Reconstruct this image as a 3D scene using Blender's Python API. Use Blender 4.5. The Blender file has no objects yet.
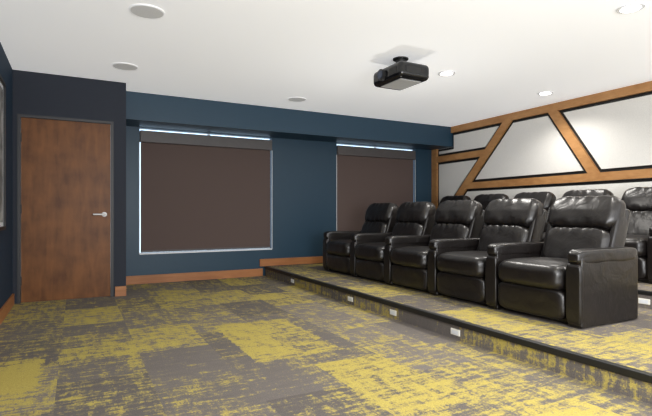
import bpy, bmesh, math, random
from mathutils import Vector, Matrix, noise
random.seed(4)
S=bpy.context.scene
COL=S.collection
S.view_settings.view_transform='Standard'

def srgb(r,g,b):
    def f(c):
        c/=255.0
        return c/12.92 if c<=0.04045 else ((c+0.055)/1.055)**2.4
    return (f(r),f(g),f(b),1)

# ---------------- materials ----------------
def newmat(name):
    m=bpy.data.materials.new(name); m.use_nodes=True
    nt=m.node_tree
    return m,nt,nt.nodes['Principled BSDF']
def N(nt,t,**kw):
    n=nt.nodes.new(t)
    for k,v in kw.items(): setattr(n,k,v)
    return n
def coords(nt,scale=(1,1,1)):
    g=N(nt,'ShaderNodeNewGeometry'); mp=N(nt,'ShaderNodeMapping')
    mp.inputs['Scale'].default_value=scale
    nt.links.new(g.outputs['Position'],mp.inputs['Vector'])
    return mp.outputs['Vector']
def objcoords(nt,scale=(1,1,1)):
    g=N(nt,'ShaderNodeTexCoord'); mp=N(nt,'ShaderNodeMapping')
    mp.inputs['Scale'].default_value=scale
    nt.links.new(g.outputs['Object'],mp.inputs['Vector'])
    return mp.outputs['Vector']
def simple(name,c,rough=0.5,metal=0,var=0.06,nscale=20,bump=0.0,bscale=200,spec=0.5,glow=0):
    m,nt,b=newmat(name)
    v=objcoords(nt)
    no=N(nt,'ShaderNodeTexNoise'); no.inputs['Scale'].default_value=nscale; no.inputs['Detail'].default_value=4
    nt.links.new(v,no.inputs['Vector'])
    r=N(nt,'ShaderNodeValToRGB')
    r.color_ramp.elements[0].position=0.3; r.color_ramp.elements[1].position=0.7
    r.color_ramp.elements[0].color=tuple(x*(1-var) for x in c[:3])+(1,)
    r.color_ramp.elements[1].color=tuple(min(1,x*(1+var)) for x in c[:3])+(1,)
    nt.links.new(no.outputs['Fac'],r.inputs['Fac']); nt.links.new(r.outputs['Color'],b.inputs['Base Color'])
    b.inputs['Roughness'].default_value=rough; b.inputs['Metallic'].default_value=metal
    b.inputs['Specular IOR Level'].default_value=spec
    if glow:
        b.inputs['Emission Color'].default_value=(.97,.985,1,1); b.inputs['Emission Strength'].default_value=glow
    if bump>0:
        n2=N(nt,'ShaderNodeTexNoise'); n2.inputs['Scale'].default_value=bscale; n2.inputs['Detail'].default_value=6
        nt.links.new(v,n2.inputs['Vector'])
        bp=N(nt,'ShaderNodeBump'); bp.inputs['Strength'].default_value=bump; bp.inputs['Distance'].default_value=0.01
        nt.links.new(n2.outputs['Fac'],bp.inputs['Height']); nt.links.new(bp.outputs['Normal'],b.inputs['Normal'])
    return m
def emis(name,c,s):
    m,nt,b=newmat(name)
    b.inputs['Base Color'].default_value=c
    b.inputs['Emission Color'].default_value=c; b.inputs['Emission Strength'].default_value=s
    return m
def woodmat(name,c1,c2,scale,rough=0.4,blotch=3,spec=0.4,lo=.36,hi=.64):
    m,nt,b=newmat(name)
    v=coords(nt,scale)
    n1=N(nt,'ShaderNodeTexNoise'); n1.inputs['Scale'].default_value=1; n1.inputs['Detail'].default_value=8; n1.inputs['Distortion'].default_value=0.6
    nt.links.new(v,n1.inputs['Vector'])
    v2=coords(nt,(1,1,1))
    n2=N(nt,'ShaderNodeTexNoise'); n2.inputs['Scale'].default_value=blotch; n2.inputs['Detail'].default_value=3
    nt.links.new(v2,n2.inputs['Vector'])
    mx=N(nt,'ShaderNodeMath',operation='ADD'); nt.links.new(n1.outputs['Fac'],mx.inputs[0]); nt.links.new(n2.outputs['Fac'],mx.inputs[1])
    r=N(nt,'ShaderNodeValToRGB'); r.color_ramp.elements[0].position=lo; r.color_ramp.elements[1].position=hi
    h=N(nt,'ShaderNodeMath',operation='MULTIPLY'); h.inputs[1].default_value=0.5
    nt.links.new(mx.outputs[0],h.inputs[0]); nt.links.new(h.outputs[0],r.inputs['Fac'])
    r.color_ramp.elements[0].color=c1; r.color_ramp.elements[1].color=c2
    nt.links.new(r.outputs['Color'],b.inputs['Base Color']); b.inputs['Roughness'].default_value=rough
    b.inputs['Specular IOR Level'].default_value=spec
    return m

def carpetmat():
    m,nt,b=newmat('carpet_tiles')
    L=nt.links.new
    g=N(nt,'ShaderNodeNewGeometry'); sp=N(nt,'ShaderNodeSeparateXYZ'); L(g.outputs['Position'],sp.inputs[0])
    def M(op,a,bv=None,c=None):
        n=N(nt,'ShaderNodeMath',operation=op)
        for i,x in enumerate((a,bv,c)):
            if x is None: continue
            if isinstance(x,(int,float)): n.inputs[i].default_value=x
            else: L(x,n.inputs[i])
        return n.outputs[0]
    X=M('ADD',sp.outputs[0],sp.outputs[2]); Y=sp.outputs[1]
    cx=M('FLOOR',M('DIVIDE',M('ADD',X,0.1),0.5))
    yo=M('ADD',Y,M('MULTIPLY',M('MODULO',M('ABSOLUTE',cx),2.0),0.37))
    cy=M('FLOOR',M('DIVIDE',yo,0.8))
    cb=N(nt,'ShaderNodeCombineXYZ'); L(cx,cb.inputs[0]); L(cy,cb.inputs[1]); cb.inputs[2].default_value=3.0
    wn=N(nt,'ShaderNodeTexWhiteNoise'); L(cb.outputs[0],wn.inputs['Vector'])
    rnd=wn.outputs['Value']
    qx=M('DIVIDE',M('FLOOR',M('MULTIPLY',X,130.0)),130.0)
    qy=M('DIVIDE',M('FLOOR',M('MULTIPLY',Y,130.0)),130.0)
    def noi(scale,sx,sy,det=5,off=0.0,rough=0.6,q=True,z=0.0):
        a,b_=(qx,qy) if q else (X,Y)
        c=N(nt,'ShaderNodeCombineXYZ'); L(M('ADD',M('MULTIPLY',a,sx),M('MULTIPLY',rnd,off)),c.inputs[0]); L(M('MULTIPLY',b_,sy),c.inputs[1]); c.inputs[2].default_value=z
        n=N(nt,'ShaderNodeTexNoise'); n.inputs['Scale'].default_value=scale; n.inputs['Detail'].default_value=det; n.inputs['Roughness'].default_value=rough
        L(c.outputs[0],n.inputs['Vector']); return n.outputs['Fac']
    big=noi(1.6,1,0.9,3,z=2.0)
    strx=noi(6,0.8,3.8,6,1.0,0.72,z=1.0)
    stry=noi(6,3.2,0.8,6,1.0,0.72,z=5.0)
    fin=noi(75,1.0,1.0,2,0,0.8,z=9.0)
    wob=noi(14,1,1,3,z=4.0)
    Xw=M('ADD',X,M('MULTIPLY',M('SUBTRACT',wob,0.5),0.14)); Yw=M('ADD',Y,M('MULTIPLY',M('SUBTRACT',fin,0.5),0.14))
    def boxm(x0,x1,y0,y1,wgt):
        a=M('MULTIPLY',M('GREATER_THAN',Xw,x0),M('LESS_THAN',Xw,x1)); c=M('MULTIPLY',M('GREATER_THAN',Yw,y0),M('LESS_THAN',Yw,y1))
        return M('MULTIPLY',M('MULTIPLY',a,c),wgt)
    s=M('MULTIPLY',M('SUBTRACT',rnd,0.70),0.38)
    for bxm in ((1.08,1.75,3.05,4.2,.26),(-.62,-.2,3.15,3.85,.26),(-.2,.3,2.95,3.6,-.12),(-.1,.4,3.68,4.4,.16),(1.25,1.95,1.9,3.05,.10),(.4,1.08,3.05,3.7,-.10),(.8,2.2,5.2,7.1,.10)):
        s=M('ADD',s,boxm(*bxm))
    s=M('ADD',s,M('MULTIPLY',M('SUBTRACT',big,0.5),0.4))
    s=M('ADD',s,M('MULTIPLY',M('SUBTRACT',strx,0.5),1.5))
    s=M('ADD',s,M('MULTIPLY',M('SUBTRACT',stry,0.5),1.1))
    s=M('ADD',s,M('MULTIPLY',M('SUBTRACT',fin,0.5),0.6))
    mr=N(nt,'ShaderNodeMapRange',interpolation_type='SMOOTHSTEP'); L(s,mr.inputs['Value'])
    mr.inputs['From Min'].default_value=-0.14; mr.inputs['From Max'].default_value=0.18
    gr=N(nt,'ShaderNodeMixRGB'); L(M('MULTIPLY',M('ADD',M('FRACT',M('MULTIPLY',rnd,7.3)),strx),0.5),gr.inputs[0])
    gr.inputs[1].default_value=srgb(92,87,84); gr.inputs[2].default_value=srgb(140,132,126)
    ye=N(nt,'ShaderNodeMixRGB'); L(fin,ye.inputs[0])
    ye.inputs[1].default_value=srgb(172,154,76); ye.inputs[2].default_value=srgb(206,188,108)
    mx=N(nt,'ShaderNodeMixRGB'); L(mr.outputs[0],mx.inputs[0]); L(gr.outputs[0],mx.inputs[1]); L(ye.outputs[0],mx.inputs[2])
    sc=noi(170,1,1,2,q=False)
    ml=N(nt,'ShaderNodeMixRGB',blend_type='MULTIPLY'); ml.inputs[0].default_value=0.6
    r=N(nt,'ShaderNodeValToRGB'); r.color_ramp.elements[0].position=0.35; r.color_ramp.elements[0].color=(.5,.5,.5,1); r.color_ramp.elements[1].position=0.6
    L(sc,r.inputs[0]); L(mx.outputs[0],ml.inputs[1]); L(r.outputs[0],ml.inputs[2])
    L(ml.outputs[0],b.inputs['Base Color'])
    b.inputs['Roughness'].default_value=0.95; b.inputs['Specular IOR Level'].default_value=0.1
    bp=N(nt,'ShaderNodeBump'); bp.inputs['Strength'].default_value=0.4; bp.inputs['Distance'].default_value=0.01
    L(sc,bp.inputs['Height']); L(bp.outputs['Normal'],b.inputs['Normal'])
    return m
CARPET=carpetmat()
CEIL=simple('ceiling_paint_glow',srgb(236,236,236),0.9,var=0.01,spec=0.1,glow=0.36)  # emission added to the paint: brightens the ceiling and fills the room
WALLW=simple('wall_paint_white',srgb(225,225,225),0.9,var=0.01,spec=0.1)
NAVY=simple('slate_paint',srgb(45,49,58),0.7,var=0.02,spec=0.2)
TEAL=simple('teal_paint',srgb(36,62,80),0.45,var=0.02,spec=0.35)
LEFTP=simple('navy_paint',srgb(34,52,70),0.7,var=0.02,spec=0.2)
WOODT=woodmat('oak_trim',srgb(164,116,70),srgb(190,142,92),(6,6,18),0.45)
WOODB=woodmat('baseboard_wood',srgb(146,94,54),srgb(170,114,70),(3,3,30),0.45)
DOORW=woodmat('door_veneer',srgb(88,53,26),srgb(122,77,38),(14,14,2.6),0.45,5.0,0.25)
FRAME=simple('steel_frame_paint',srgb(42,42,44),0.5,var=0.02)
CHROME=simple('satin_nickel',srgb(165,163,160),0.5,1.0,var=0.03)
FABRIC=simple('acoustic_fabric',srgb(228,226,221),0.95,var=0.10,nscale=160,bump=0.3,bscale=400,spec=0.1)
BLACK=simple('black_trim',srgb(18,18,19),0.5,var=0.1)
NOSE=simple('nosing_rubber',srgb(20,20,20),0.5,var=0.1,bump=0.1)
SHADE=simple('shade_fabric',srgb(94,81,77),0.9,var=0.03,nscale=200,spec=0.1)
CASS=simple('shade_cassette',srgb(80,76,76),0.5,var=0.05)
WHITE=simple('white_metal',srgb(225,228,232),0.4,var=0.02)
SPKR=simple('speaker_rim_glow',srgb(215,215,215),0.6,var=0.02,glow=0.26)  # rim is no lamp; glow stands in for light on it
SPK=simple('speaker_grille_glow',srgb(200,200,200),0.7,var=0.12,nscale=300,glow=0.15)  # glow put into the grille so it looks lit like the ceiling
PLATE=simple('step_light_plate',srgb(235,233,225),0.4,var=0.02)
PROJ=simple('projector_plastic',srgb(20,20,22),0.18,var=0.1)
PROJG=simple('projector_grey',srgb(170,170,170),0.4,var=0.05)
LENS=simple('lens_glass',srgb(50,60,80),0.05,0.3)
SKYP=emis('daylight_pane',srgb(200,226,248),2.2)
LAMP=emis('downlight_lens',(1,.97,.9,1),11)
PAPER=simple('print_paper',srgb(120,120,120),0.8,var=0.95,nscale=5)
def leather():
    m,nt,b=newmat('black_leather')
    v=objcoords(nt)
    n0=N(nt,'ShaderNodeTexNoise'); n0.inputs['Scale'].default_value=6
    nt.links.new(v,n0.inputs['Vector'])
    r0=N(nt,'ShaderNodeValToRGB'); r0.color_ramp.elements[0].color=srgb(17,15,14); r0.color_ramp.elements[1].color=srgb(27,23,22)
    nt.links.new(n0.outputs['Fac'],r0.inputs[0]); nt.links.new(r0.outputs[0],b.inputs['Base Color'])
    b.inputs['Roughness'].default_value=0.33; b.inputs['Specular IOR Level'].default_value=0.5
    n1=N(nt,'ShaderNodeTexNoise'); n1.inputs['Scale'].default_value=8; n1.inputs['Detail'].default_value=3; n1.inputs['Distortion'].default_value=0.8
    nt.links.new(v,n1.inputs['Vector'])
    vo=N(nt,'ShaderNodeTexVoronoi'); vo.inputs['Scale'].default_value=160
    nt.links.new(v,vo.inputs['Vector'])
    b1=N(nt,'ShaderNodeBump'); b1.inputs['Strength'].default_value=0.30; b1.inputs['Distance'].default_value=0.02
    b2=N(nt,'ShaderNodeBump'); b2.inputs['Strength'].default_value=0.12; b2.inputs['Distance'].default_value=0.002
    nt.links.new(n1.outputs['Fac'],b1.inputs['Height']); nt.links.new(vo.outputs['Distance'],b2.inputs['Height'])
    nt.links.new(b1.outputs['Normal'],b2.inputs['Normal']); nt.links.new(b2.outputs['Normal'],b.inputs['Normal'])
    return m
LEATHER=leather()

# ---------------- geometry helpers ----------------
def finish(name,bm,mat,loc=(0,0,0),parent=None,smooth=False,label=None):
    me=bpy.data.meshes.new(name); bmesh.ops.recalc_face_normals(bm,faces=bm.faces[:]); bm.to_mesh(me); bm.free()
    if smooth:
        for p in me.polygons: p.use_smooth=True
    me.materials.append(mat)
    o=bpy.data.objects.new(name,me); COL.objects.link(o); o.location=loc
    if parent: o.parent=parent
    if label: o['label']=label
    return o
def addbox(bm,x0,x1,y0,y1,z0,z1,bevel=0,seg=2):
    r=bmesh.ops.create_cube(bm,size=1)
    vs=r['verts']
    for v in vs:
        v.co=Vector((x0+(v.co.x+.5)*(x1-x0),y0+(v.co.y+.5)*(y1-y0),z0+(v.co.z+.5)*(z1-z0)))
    if bevel>0:
        es=list({e for v in vs for e in v.link_edges})
        bmesh.ops.bevel(bm,geom=es,offset=bevel,segments=seg,affect='EDGES',profile=0.5)
def box(name,x0,x1,y0,y1,z0,z1,mat,bevel=0,parent=None,seg=2,label=None,smooth=False):
    bm=bmesh.new(); addbox(bm,x0,x1,y0,y1,z0,z1,bevel,seg)
    if parent: return finish(name,bm,mat,(0,0,0),parent,smooth,label)
    c=Vector(((x0+x1)/2,(y0+y1)/2,z0))
    bmesh.ops.translate(bm,verts=bm.verts,vec=-c)
    return finish(name,bm,mat,c,None,smooth,label)
def cyl(bm,p,axis,r,h,seg=32,r2=None):
    res=bmesh.ops.create_cone(bm,cap_ends=True,segments=seg,radius1=r,radius2=r if r2 is None else r2,depth=h)
    q=Vector((0,0,1)).rotation_difference(Vector(axis))
    bmesh.ops.transform(bm,matrix=Matrix.Translation(p)@q.to_matrix().to_4x4(),verts=res['verts'])
def empty(name,loc,label,cat,group=None):
    e=bpy.data.objects.new(name,None); COL.objects.link(e); e.location=loc; e.empty_display_size=0.1
    e['label']=label; e['category']=cat
    if group: e['group']=group
    return e
def struct(o): o['kind']='structure'; return o
def multibox(name,boxes,mat):
    bm=bmesh.new()
    for b in boxes: addbox(bm,*b)
    return finish(name,bm,mat)
def cushion(name,size,k,center,mat,parent,n=18,mod=None,rot=0,pivot=None,label=None,wr=0.004,seed=0):
    bm=bmesh.new(); bmesh.ops.create_cube(bm,size=2)
    bmesh.ops.subdivide_edges(bm,edges=bm.edges[:],cuts=n,use_grid_fill=True)
    kk=k if isinstance(k,(tuple,list)) else (k,k,k)
    for v in bm.verts:
        p=v.co.copy()
        s=(abs(p.x)**kk[0]+abs(p.y)**kk[1]+abs(p.z)**kk[2])
        s=s**(-1.0/((kk[0]+kk[1]+kk[2])/3))
        p=p*s
        p=Vector([max(-1,min(1,c)) for c in p])
        if mod: p=mod(p)
        q=Vector((p.x*size[0]/2,p.y*size[1]/2,p.z*size[2]/2))
        nz=noise.noise(Vector((q.x*7+seed,q.y*7,q.z*7)))
        d=p.normalized()
        q+=d*nz*wr*2
        q.y=max(-size[1]/2,min(size[1]/2,q.y))
        v.co=q+Vector(center)
    if rot:
        Mx=Matrix.Translation(pivot)@Matrix.Rotation(rot,4,'Y')@Matrix.Translation(-Vector(pivot))
        bmesh.ops.transform(bm,matrix=Mx,verts=bm.verts)
    return finish(name,bm,mat,(0,0,0),parent,True,label)

# ---------------- room dims ----------------
CZ=2.59; YM=7.2; YD=6.25; YS=6.66; XL=-0.62; XR=6.15; ZS=2.227; XP=2.68; YN=-1.5
struct(box('floor',XL-.15,XR+.15,YN,YM+.15,-.1,0,CARPET))
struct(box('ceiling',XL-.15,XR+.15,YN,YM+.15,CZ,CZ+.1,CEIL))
struct(box('wall_left',XL-.15,XL,YN,YD,0,CZ,LEFTP))
struct(box('wall_right',XR,XR+.15,YN,YM,0,CZ,WALLW))
DX0,DX1,DZ=-.575,.40,2.105
struct(multibox('wall_entry',[(XL-.15,DX0,YD,YD+.12,0,CZ),(DX1,.54,YD,YD+.12,0,CZ),(DX0,DX1,YD,YD+.12,DZ,CZ),(.42,.54,YD+.12,YM,0,CZ)],NAVY))
W=[(.80,2.80),(4.0,5.70)]; WZ0=.43; WZ1=2.215
bx=[(.54,W[0][0],YM,YM+.15,0,CZ),(W[0][1],W[1][0],YM,YM+.15,0,CZ),(W[1][1],XR+.15,YM,YM+.15,0,CZ)]
for a,b_ in W: bx+=[(a,b_,YM,YM+.15,0,WZ0),(a,b_,YM,YM+.15,WZ1,CZ)]
struct(multibox('wall_back',bx,TEAL))
struct(box('wall_soffit',.54,XR,YS,YM,ZS,CZ,TEAL))
struct(box('baseboard_back',.54,XP-.04,YM-.02,YM,0,.12,WOODB,.003))
struct(box('baseboard_platform',XP-.09,XR-.05,YM-.025,YM,.155,.27,WOODB,.003))
struct(box('baseboard_left',XL,XL+.02,YN,YD-.02,0,.12,WOODB,.003))
struct(box('baseboard_entry',DX1+.015,.54,YD-.02,YD,0,.12,WOODB,.003))

# ---------------- platforms ----------------
ZA=.15; ZB=.30; XB=4.55
def pb(nm,par,x0,x1,y0,y1,z0,z1,mat,**k):
    l=par.location
    return box(nm,x0-l.x,x1-l.x,y0-l.y,y1-l.y,z0-l.z,z1-l.z,mat,parent=par,**k)
p=empty('seating_platform',(4.4,3,0),'low carpeted seating platform with black nosing edge','platform')
pb('deck',p,XP,XR-.005,YN,YM-.03,0,ZA-.002,CARPET)
pb('nosing',p,XP-.015,XP+.035,YN,YM-.03,ZA-.04,ZA+.004,NOSE,bevel=.006)
p2=empty('seating_platform',(5.3,3,ZA),'upper carpeted seating platform against the panelled wall','platform')
pb('deck',p2,XB,XR-.005,YN,YM-.03,ZA,ZB-.002,CARPET)
pb('nosing',p2,XB-.015,XB+.035,YN,YM-.03,ZB-.035,ZB+.004,NOSE,bevel=.006)
for x,y,z in ((XP,6.09,.05),(XP,4.51,.05),(XP,3.71,.05),(XP,2.87,.05),(XB,2.46,ZA+.05)):
    e=empty('step_light',(x,y,z),'small white rectangular step light in the carpeted riser','light','step lights in the riser')
    bm=bmesh.new(); addbox(bm,-.009,0,-.05,.05,-.018,.032,.003)
    finish('cover_plate',bm,PLATE,parent=e)
    bm=bmesh.new(); addbox(bm,-.011,-.0085,-.035,.035,-.008,.02)
    finish('lens',bm,WHITE,parent=e)

# ---------------- framed picture ----------------
e=empty('framed_picture',(XL,5.0,.85),'dark framed picture with a contrasting grey image on navy wall','picture')
bm=bmesh.new()
addbox(bm,.001,.03,-.42,.42,0,.03); addbox(bm,.001,.03,-.42,.42,1.35,1.38); addbox(bm,.001,.03,-.42,-.39,.03,1.35); addbox(bm,.001,.03,.39,.42,.03,1.35)
finish('picture_frame',bm,BLACK,parent=e)
bm=bmesh.new(); addbox(bm,.002,.012,-.39,.39,.03,1.35); finish('mat_board',bm,WHITE,parent=e)
bm=bmesh.new(); addbox(bm,.012,.014,-.35,.35,.07,1.31); finish('print',bm,PAPER,parent=e,label='dark and light abstract print')

# ---------------- door ----------------
d=empty('door_1',((DX0+DX1)/2,YD,0),'reddish brown wooden door in a dark steel frame','door'); d['kind']='structure'
c=(DX0+DX1)/2
bm=bmesh.new()
addbox(bm,DX0-c,DX0-c+.03,-.008,.10,0,DZ); addbox(bm,DX1-c-.03,DX1-c,-.008,.10,0,DZ); addbox(bm,DX0-c+.03,DX1-c-.03,-.008,.10,DZ-.03,DZ)
finish('door_frame',bm,FRAME,parent=d,label='dark painted steel frame')
leaf=box('door_leaf',DX0-c+.033,DX1-c-.033,.012,.055,.006,DZ-.033,DOORW,.002,parent=d)
bm=bmesh.new(); hx=.30-c
cyl(bm,(hx,.006,.99),(0,1,0),.028,.012); cyl(bm,(hx,-.02,.99),(0,1,0),.010,.05)
addbox(bm,hx-.125,hx+.010,-.048,-.034,.980,1.0,.005)
finish('lever_handle',bm,CHROME,parent=leaf,smooth=False,label='brushed metal lever handle')
for z in (.25,1.05,1.85):
    bm=bmesh.new(); cyl(bm,(DX0-c+.032,.006,z),(0,0,1),.008,.1,12); finish('hinge',bm,FRAME,parent=leaf)

# ---------------- windows & shades ----------------
for i,(a,b_) in enumerate(W):
    c=(a+b_)/2; w=(b_-a)
    e=empty('window_%d'%(i+1),(c,YM+.1,WZ0),'tall window behind a dark roller shade','window'); e['kind']='structure'
    bm=bmesh.new(); h=WZ1-WZ0
    addbox(bm,-w/2,-w/2+.006,-.03,.04,0,h); addbox(bm,w/2-.006,w/2,-.03,.04,0,h); addbox(bm,-w/2+.006,w/2-.006,-.03,.04,0,.006); addbox(bm,-w/2+.006,w/2-.006,-.03,.04,h-.006,h)
    addbox(bm,-.02,.02,-.03,.04,.008,h-.008)
    finish('window_frame',bm,WHITE,parent=e)
    bm=bmesh.new(); addbox(bm,-w/2+.006,w/2-.006,.0,.01,.006,h-.006); finish('glass',bm,SKYP,parent=e)
    s=empty('roller_shade',(c,YM,WZ0),'dark brown roller shade lowered over the window'+(' beside the entry wall' if i==0 else ' behind the recliners'),'window shade','brown roller shades')
    g=.016
    bm=bmesh.new(); addbox(bm,-w/2+g,w/2-g,.03,.035,.03,h-.10); finish('shade_fabric',bm,SHADE,parent=s)
    bm=bmesh.new(); addbox(bm,-w/2+.004,w/2-.004,-.03,.05,h-.20,h-.034,.008); finish('cassette',bm,CASS,parent=s)
    bm=bmesh.new(); addbox(bm,-w/2+g,w/2-g,.023,.042,.012,.04,.004); finish('bottom_rail',bm,CASS,parent=s)
    for sx in (-1,1):
        bm=bmesh.new(); x=sx*(w/2+.003); addbox(bm,x-.004,x+.004,-.006,-.001,-.005,h-.2); finish('side_channel',bm,WHITE,parent=s,label='thin white side channel')
    bm=bmesh.new(); addbox(bm,-w/2,w/2,-.012,-.001,-.014,.002); finish('sill_channel',bm,WHITE,parent=s)

# ---------------- right wall trim ----------------
T=.05
def yz_prism(name,poly,x0,x1,mat,parent=None,origin=(0,0,0)):
    bm=bmesh.new(); o=Vector(origin)
    a=[bm.verts.new(Vector((x0,y,z))-o) for y,z in poly]; b=[bm.verts.new(Vector((x1,y,z))-o) for y,z in poly]
    n=len(poly)
    bm.faces.new(a); bm.faces.new(b[::-1])
    for i in range(n): bm.faces.new((a[i],a[(i+1)%n],b[(i+1)%n],b[i]))
    return finish(name,bm,mat,o if not parent else (0,0,0),parent)
YE=1.2; YP=7.05
def d1(z): return 5.41+(2.44-z)*.95
def d1z(y): return 2.44-(y-5.41)/.95
def d2(z): return 4.52-(2.42-z)*.653
h1=.086; h2=.076
ZT=2.475; ZL0,ZL1=1.43,1.54; ZM0,ZM1=1.97,2.08
X0=XR-T
tr=[]
tr.append([(YE,ZT),(YS,ZT),(YS,CZ),(YE,CZ)])
tr.append([(YP,ZB),(YM,ZB),(YM,ZS),(YP,ZS)])
tr.append([(YE,ZL0),(d1(ZL0)-h1,ZL0),(d1(ZL1)-h1,ZL1),(YE,ZL1)])
tr.append([(d1(ZM0)+h1,ZM0),(YP,ZM0),(YP,ZM1),(d1(ZM1)+h1,ZM1)])
tr.append([(YP,d1z(YP+h1)),(YP,d1z(YP-h1)),(d1(ZT)+h1,ZT),(d1(ZT)-h1,ZT)])
tr.append([(d2(ZL1)-h2,ZL1),(d2(ZL1)+h2,ZL1),(d2(ZT)+h2,ZT),(d2(ZT)-h2,ZT)])
tr.append([(YE,ZB),(YP,ZB),(YP,ZB+.12),(YE,ZB+.12)])
tr.append([(YE-.11,ZB),(YE,ZB),(YE,CZ),(YE-.11,CZ)])
for i,t in enumerate(tr):
    o=yz_prism('trim_%d'%(i+1),t,X0,XR,WOODT,origin=(XR,sum(q[0] for q in t)/4,min(q[1] for q in t))); struct(o)
def inset(poly,dist):
    n=len(poly); A=sum(poly[i][0]*poly[(i+1)%n][1]-poly[(i+1)%n][0]*poly[i][1] for i in range(n))
    if A<0: poly=poly[::-1]
    L=[]
    for i in range(n):
        p=Vector(poly[i]); q=Vector(poly[(i+1)%n]); t=(q-p).normalized(); nn=Vector((-t.y,t.x)); L.append((p+nn*dist,t))
    out=[]
    for i in range(n):
        p,t=L[i-1]; q,s=L[i]; cr=t.x*s.y-t.y*s.x
        k=((q-p).x*s.y-(q-p).y*s.x)/cr
        out.append(tuple(p+t*k))
    return out
pan=[
 ([(YP,ZM1),(YP,2.22),(6.65,2.22),(6.65,ZT),(d1(ZT)+h1,ZT),(d1(ZM1)+h1,ZM1)],'trapezoid'),
 ([(YP,d1z(YP-h1)),(YP,ZM0),(d1(ZM0)+h1,ZM0)],'triangular'),
 ([(d1(ZL1)-h1,ZL1),(d1(ZT)-h1,ZT),(d2(ZT)+h2,ZT),(d2(ZL1)+h2,ZL1)],'large trapezoid'),
 ([(d2(ZL1)-h2,ZL1),(d2(ZT)-h2,ZT),(YE,ZT),(YE,ZL1)],'long slanted'),
 ([(YP,ZB+.12),(YP,d1z(YP+h1)),(d1(ZL0)-h1,ZL0),(YE,ZL0),(YE,ZB+.12)],'long low')]
for pl,nm in pan:
    zc=min(q[1] for q in pl); yc=sum(q[0] for q in pl)/len(pl)
    e=empty('acoustic_panel',(XR,yc,zc),nm+' light grey fabric acoustic panel edged in black','wall panel','fabric acoustic panels')
    yz_prism('black_edge',inset(pl,.002),XR-.012,XR-.001,BLACK,e,(XR,yc,zc))
    yz_prism('fabric_face',inset(pl,.045),XR-.03,XR-.012,FABRIC,e,(XR,yc,zc))

# ---------------- recliner ----------------
SW=.66; AW=.13
def fold(p,amp=.05,seed=0):
    w=max(0,(abs(p.z)-.35)/.65)**1.3
    p=p.copy()
    if p.x<0:
        p.x+= -amp*w*math.sin(p.y*19+seed+3*noise.noise(Vector((p.y*3,seed,p.z*.7))))
    return p
def build_arm(parent,yc):
    bm=bmesh.new(); addbox(bm,0.0,.72,yc-AW/2+.006,yc+AW/2-.006,.0,.53,.018,3)
    a=finish('arm',bm,LEATHER,(0,0,0),parent,True)
    a.modifiers.new('wn','WEIGHTED_NORMAL')
    def am(p):
        p=p.copy()
        if p.x<-.85: p.z-=.5*(-p.x-.85)
        return p
    cushion('armrest_pad',(.76,AW-.002,.11),(9,5,4.5),(.355,yc,.525),LEATHER,a,16,am,wr=.002,seed=yc)
    cushion('arm_front',(.05,AW-.004,.45),(3,8,9),(.0,yc,.25),LEATHER,a,12,None,wr=.002,seed=yc+2)
    return a
def build_chair(loc,label,group,two):
    e=empty('theater_recliner',loc,label,'recliner chair',group)
    box('base',.06,.66,-SW/2+.01,SW/2-.01,0,.24,LEATHER,.01,parent=e)
    piv=(.56,0,.40); rt=math.radians(19)
    def R(bm):
        bmesh.ops.transform(bm,matrix=Matrix.Translation(piv)@Matrix.Rotation(rt,4,'Y')@Matrix.Translation(-Vector(piv)),verts=bm.verts)
    bm=bmesh.new(); addbox(bm,.625,.70,-SW/2+.005,SW/2-.005,.18,.95,.03,4); R(bm)
    finish('back_shell',bm,LEATHER,(0,0,0),e,True)
    def seatm(p):
        p=p.copy()
        if p.z>0:
            p.z+=.20*(1-p.y*p.y)*(1-p.x*p.x)
        return p
    cushion('seat',(.66,SW-.005,.20),(4.5,9,3.8),(.26,0,.350),LEATHER,e,20,seatm,seed=3,wr=.003)
    def fr(p): 
        p=p.copy(); 
        if p.x<0: p.x+=.06*math.sin(p.y*11)*max(0,abs(p.z)-.4)
        return p
    cushion('footrest',(.12,SW-.01,.235),(3.4,9,5.5),(.025,0,.148),LEATHER,e,18,fr,seed=5,wr=.003)
    b=cushion('backrest',(.17,SW-.06,.36),(3,7,5),(.550,0,.555),LEATHER,e,26,lambda p:fold(p,amp=.09,seed=1),rt,piv,wr=.003,seed=8)
    def hm(p):
        q=fold(p,amp=.09,seed=4)
        if q.x<0: q.x*= (1.0-.30*max(0,q.z))
        q.y*=1-.05*max(0,q.z)
        return q
    cushion('headrest',(.21,SW-.004,.31),(3,7.5,4.4),(.565,0,.876),LEATHER,b,26,hm,rt,piv,label='padded headrest pillow',wr=.004,seed=11)
    for s in (-1,1):
        cushion('back_wing',(.16,.06,.58),(4,4,6),(.60,s*(SW/2-.031),.60),LEATHER,b,10,None,rt,piv,wr=.002)
    build_arm(e,SW/2+AW/2)
    if two: build_arm(e,-SW/2-AW/2)
    return e
def copytree(o,parent=None):
    n=o.copy(); COL.objects.link(n)
    if parent: n.parent=parent
    for ch in list(o.children): copytree(ch,n)
    return n
P=.795
y0=2.20+AW+SW/2
g1='black recliners on the lower platform'; g2='black recliners on the upper platform'
first=build_chair((3.28,y0,ZA+.003),'black leather recliner with exposed outer arm, on lower platform',g1,True)
second=build_chair((3.28,y0+P,ZA+.003),'black leather recliner with padded headrest, on lower platform',g1,False)
for i in range(2,5):
    c_=copytree(second); c_.location=(3.28,y0+P*i,ZA+.003)
r0=copytree(first); r0.location=(5.05,3.03,ZB+.003); r0['group']=g2; r0['label']='black leather recliner with exposed outer arm, on upper platform'
for i in range(1,5):
    c_=copytree(second); c_.location=(5.05,3.03+P*i,ZB+.003); c_['group']=g2; c_['label']='black leather recliner with padded headrest, on upper platform'

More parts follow.
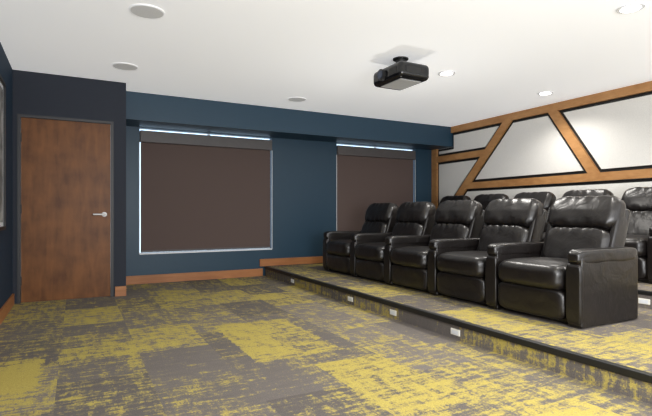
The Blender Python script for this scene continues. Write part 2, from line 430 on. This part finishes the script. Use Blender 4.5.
# ---------------- projector ----------------
e=empty('projector',(2.95,3.96,CZ),'black ceiling-mounted home theater projector','projector')
bd=box('projector_body',-.19,.19,-.25,.25,-.262,-.100,PROJ,.05,parent=e,seg=6,smooth=True)
bd.modifiers.new('wn','WEIGHTED_NORMAL')
bm=bmesh.new(); cyl(bm,(-.195,.05,-.182),(1,0,0),.058,.05); finish('lens_barrel',bm,BLACK,parent=bd)
bm=bmesh.new(); cyl(bm,(-.221,.05,-.182),(1,0,0),.042,.006); finish('lens',bm,LENS,parent=bd,label='round glass lens')
for ax in (0,1):
    bm=bmesh.new()
    if ax==0: addbox(bm,-.194,-.186,-.19,-.07,-.215,-.15)
    else: addbox(bm,-.12,.06,-.254,-.246,-.215,-.15)
    finish('vent_grille',bm,BLACK,parent=bd)
bm=bmesh.new(); addbox(bm,-.13,.13,-.17,.17,-.268,-.260,.003); finish('bottom_cover',bm,PROJG,parent=bd,label='pale grey underside cover')
bm=bmesh.new(); cyl(bm,(0,0,-.04),(0,0,1),.05,.08); finish('mount_pole',bm,BLACK,parent=e)
bm=bmesh.new(); cyl(bm,(0,0,-.006),(0,0,1),.08,.012); finish('ceiling_plate',bm,BLACK,parent=e)
bm=bmesh.new(); addbox(bm,-.10,.10,-.10,.10,-.108,-.07,.01); finish('mount_bracket',bm,BLACK,parent=e)

# ---------------- ceiling speakers / lights ----------------
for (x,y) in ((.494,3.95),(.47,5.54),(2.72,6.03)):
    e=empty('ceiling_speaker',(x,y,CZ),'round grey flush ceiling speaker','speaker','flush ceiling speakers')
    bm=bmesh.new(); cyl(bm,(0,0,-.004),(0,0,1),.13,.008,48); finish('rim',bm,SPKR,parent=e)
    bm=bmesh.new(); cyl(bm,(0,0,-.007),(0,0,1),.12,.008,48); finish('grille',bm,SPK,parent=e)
def light(kind,name,loc,energy,color=(1,1,1),size=.1,rot=None,**k):
    l=bpy.data.lights.new(name,kind); l.energy=energy; l.color=color
    if kind=='AREA': l.size=size
    else: l.shadow_soft_size=size
    for a,b2 in k.items(): setattr(l,a,b2)
    o=bpy.data.objects.new(name,l); COL.objects.link(o); o.location=loc
    if rot: o.rotation_euler=rot
    return o
for (x,y) in ((3.79,2.15),(3.71,4.12),(5.48,4.2),(5.48,2.0),(1.4,.6)):
    e=empty('recessed_downlight',(x,y,CZ),'small round recessed ceiling downlight, lit','ceiling light','recessed downlights')
    bm=bmesh.new(); cyl(bm,(0,0,-.004),(0,0,1),.095,.008,40); finish('trim_ring',bm,WHITE,parent=e)
    bm=bmesh.new(); bmesh.ops.create_uvsphere(bm,u_segments=32,v_segments=16,radius=.07)
    for v in bm.verts: v.co.z=v.co.z*.2-.006
    finish('lamp_lens',bm,LAMP,parent=e,smooth=True)
    l=light('SPOT','downlight_lamp',(0,0,-.06),(58 if x>5 else 100),(1,.96,.9),.03,spot_size=math.radians(150),spot_blend=.8); l.parent=e

light('AREA','added_fill_area',(1.2,-1.2,1.2),190,(.98,.985,1),1.6,(math.radians(122),0,math.radians(-30)))  # added fill light behind the camera, no fixture there
light('SPOT','added_up_spot',(3.15,4.30,1.05),25,(1,.99,.96),0.10,(math.pi,0,0),spot_size=math.radians(150),spot_blend=1.0)  # added unseen spot aimed up, throws the projector's shadow onto the ceiling

w=bpy.data.worlds.new('W'); S.world=w; w.use_nodes=True
w.node_tree.nodes['Background'].inputs[0].default_value=(.97,.98,1,1); w.node_tree.nodes['Background'].inputs[1].default_value=2.9

cam=bpy.data.cameras.new('cam'); co=bpy.data.objects.new('camera',cam); COL.objects.link(co)
cam.sensor_width=36; cam.lens=475/652*36; cam.shift_y=5/652; cam.clip_start=.02
co.location=(0,0,1.006); co.rotation_euler=(math.radians(90),0,-math.radians(27.76))
S.camera=co
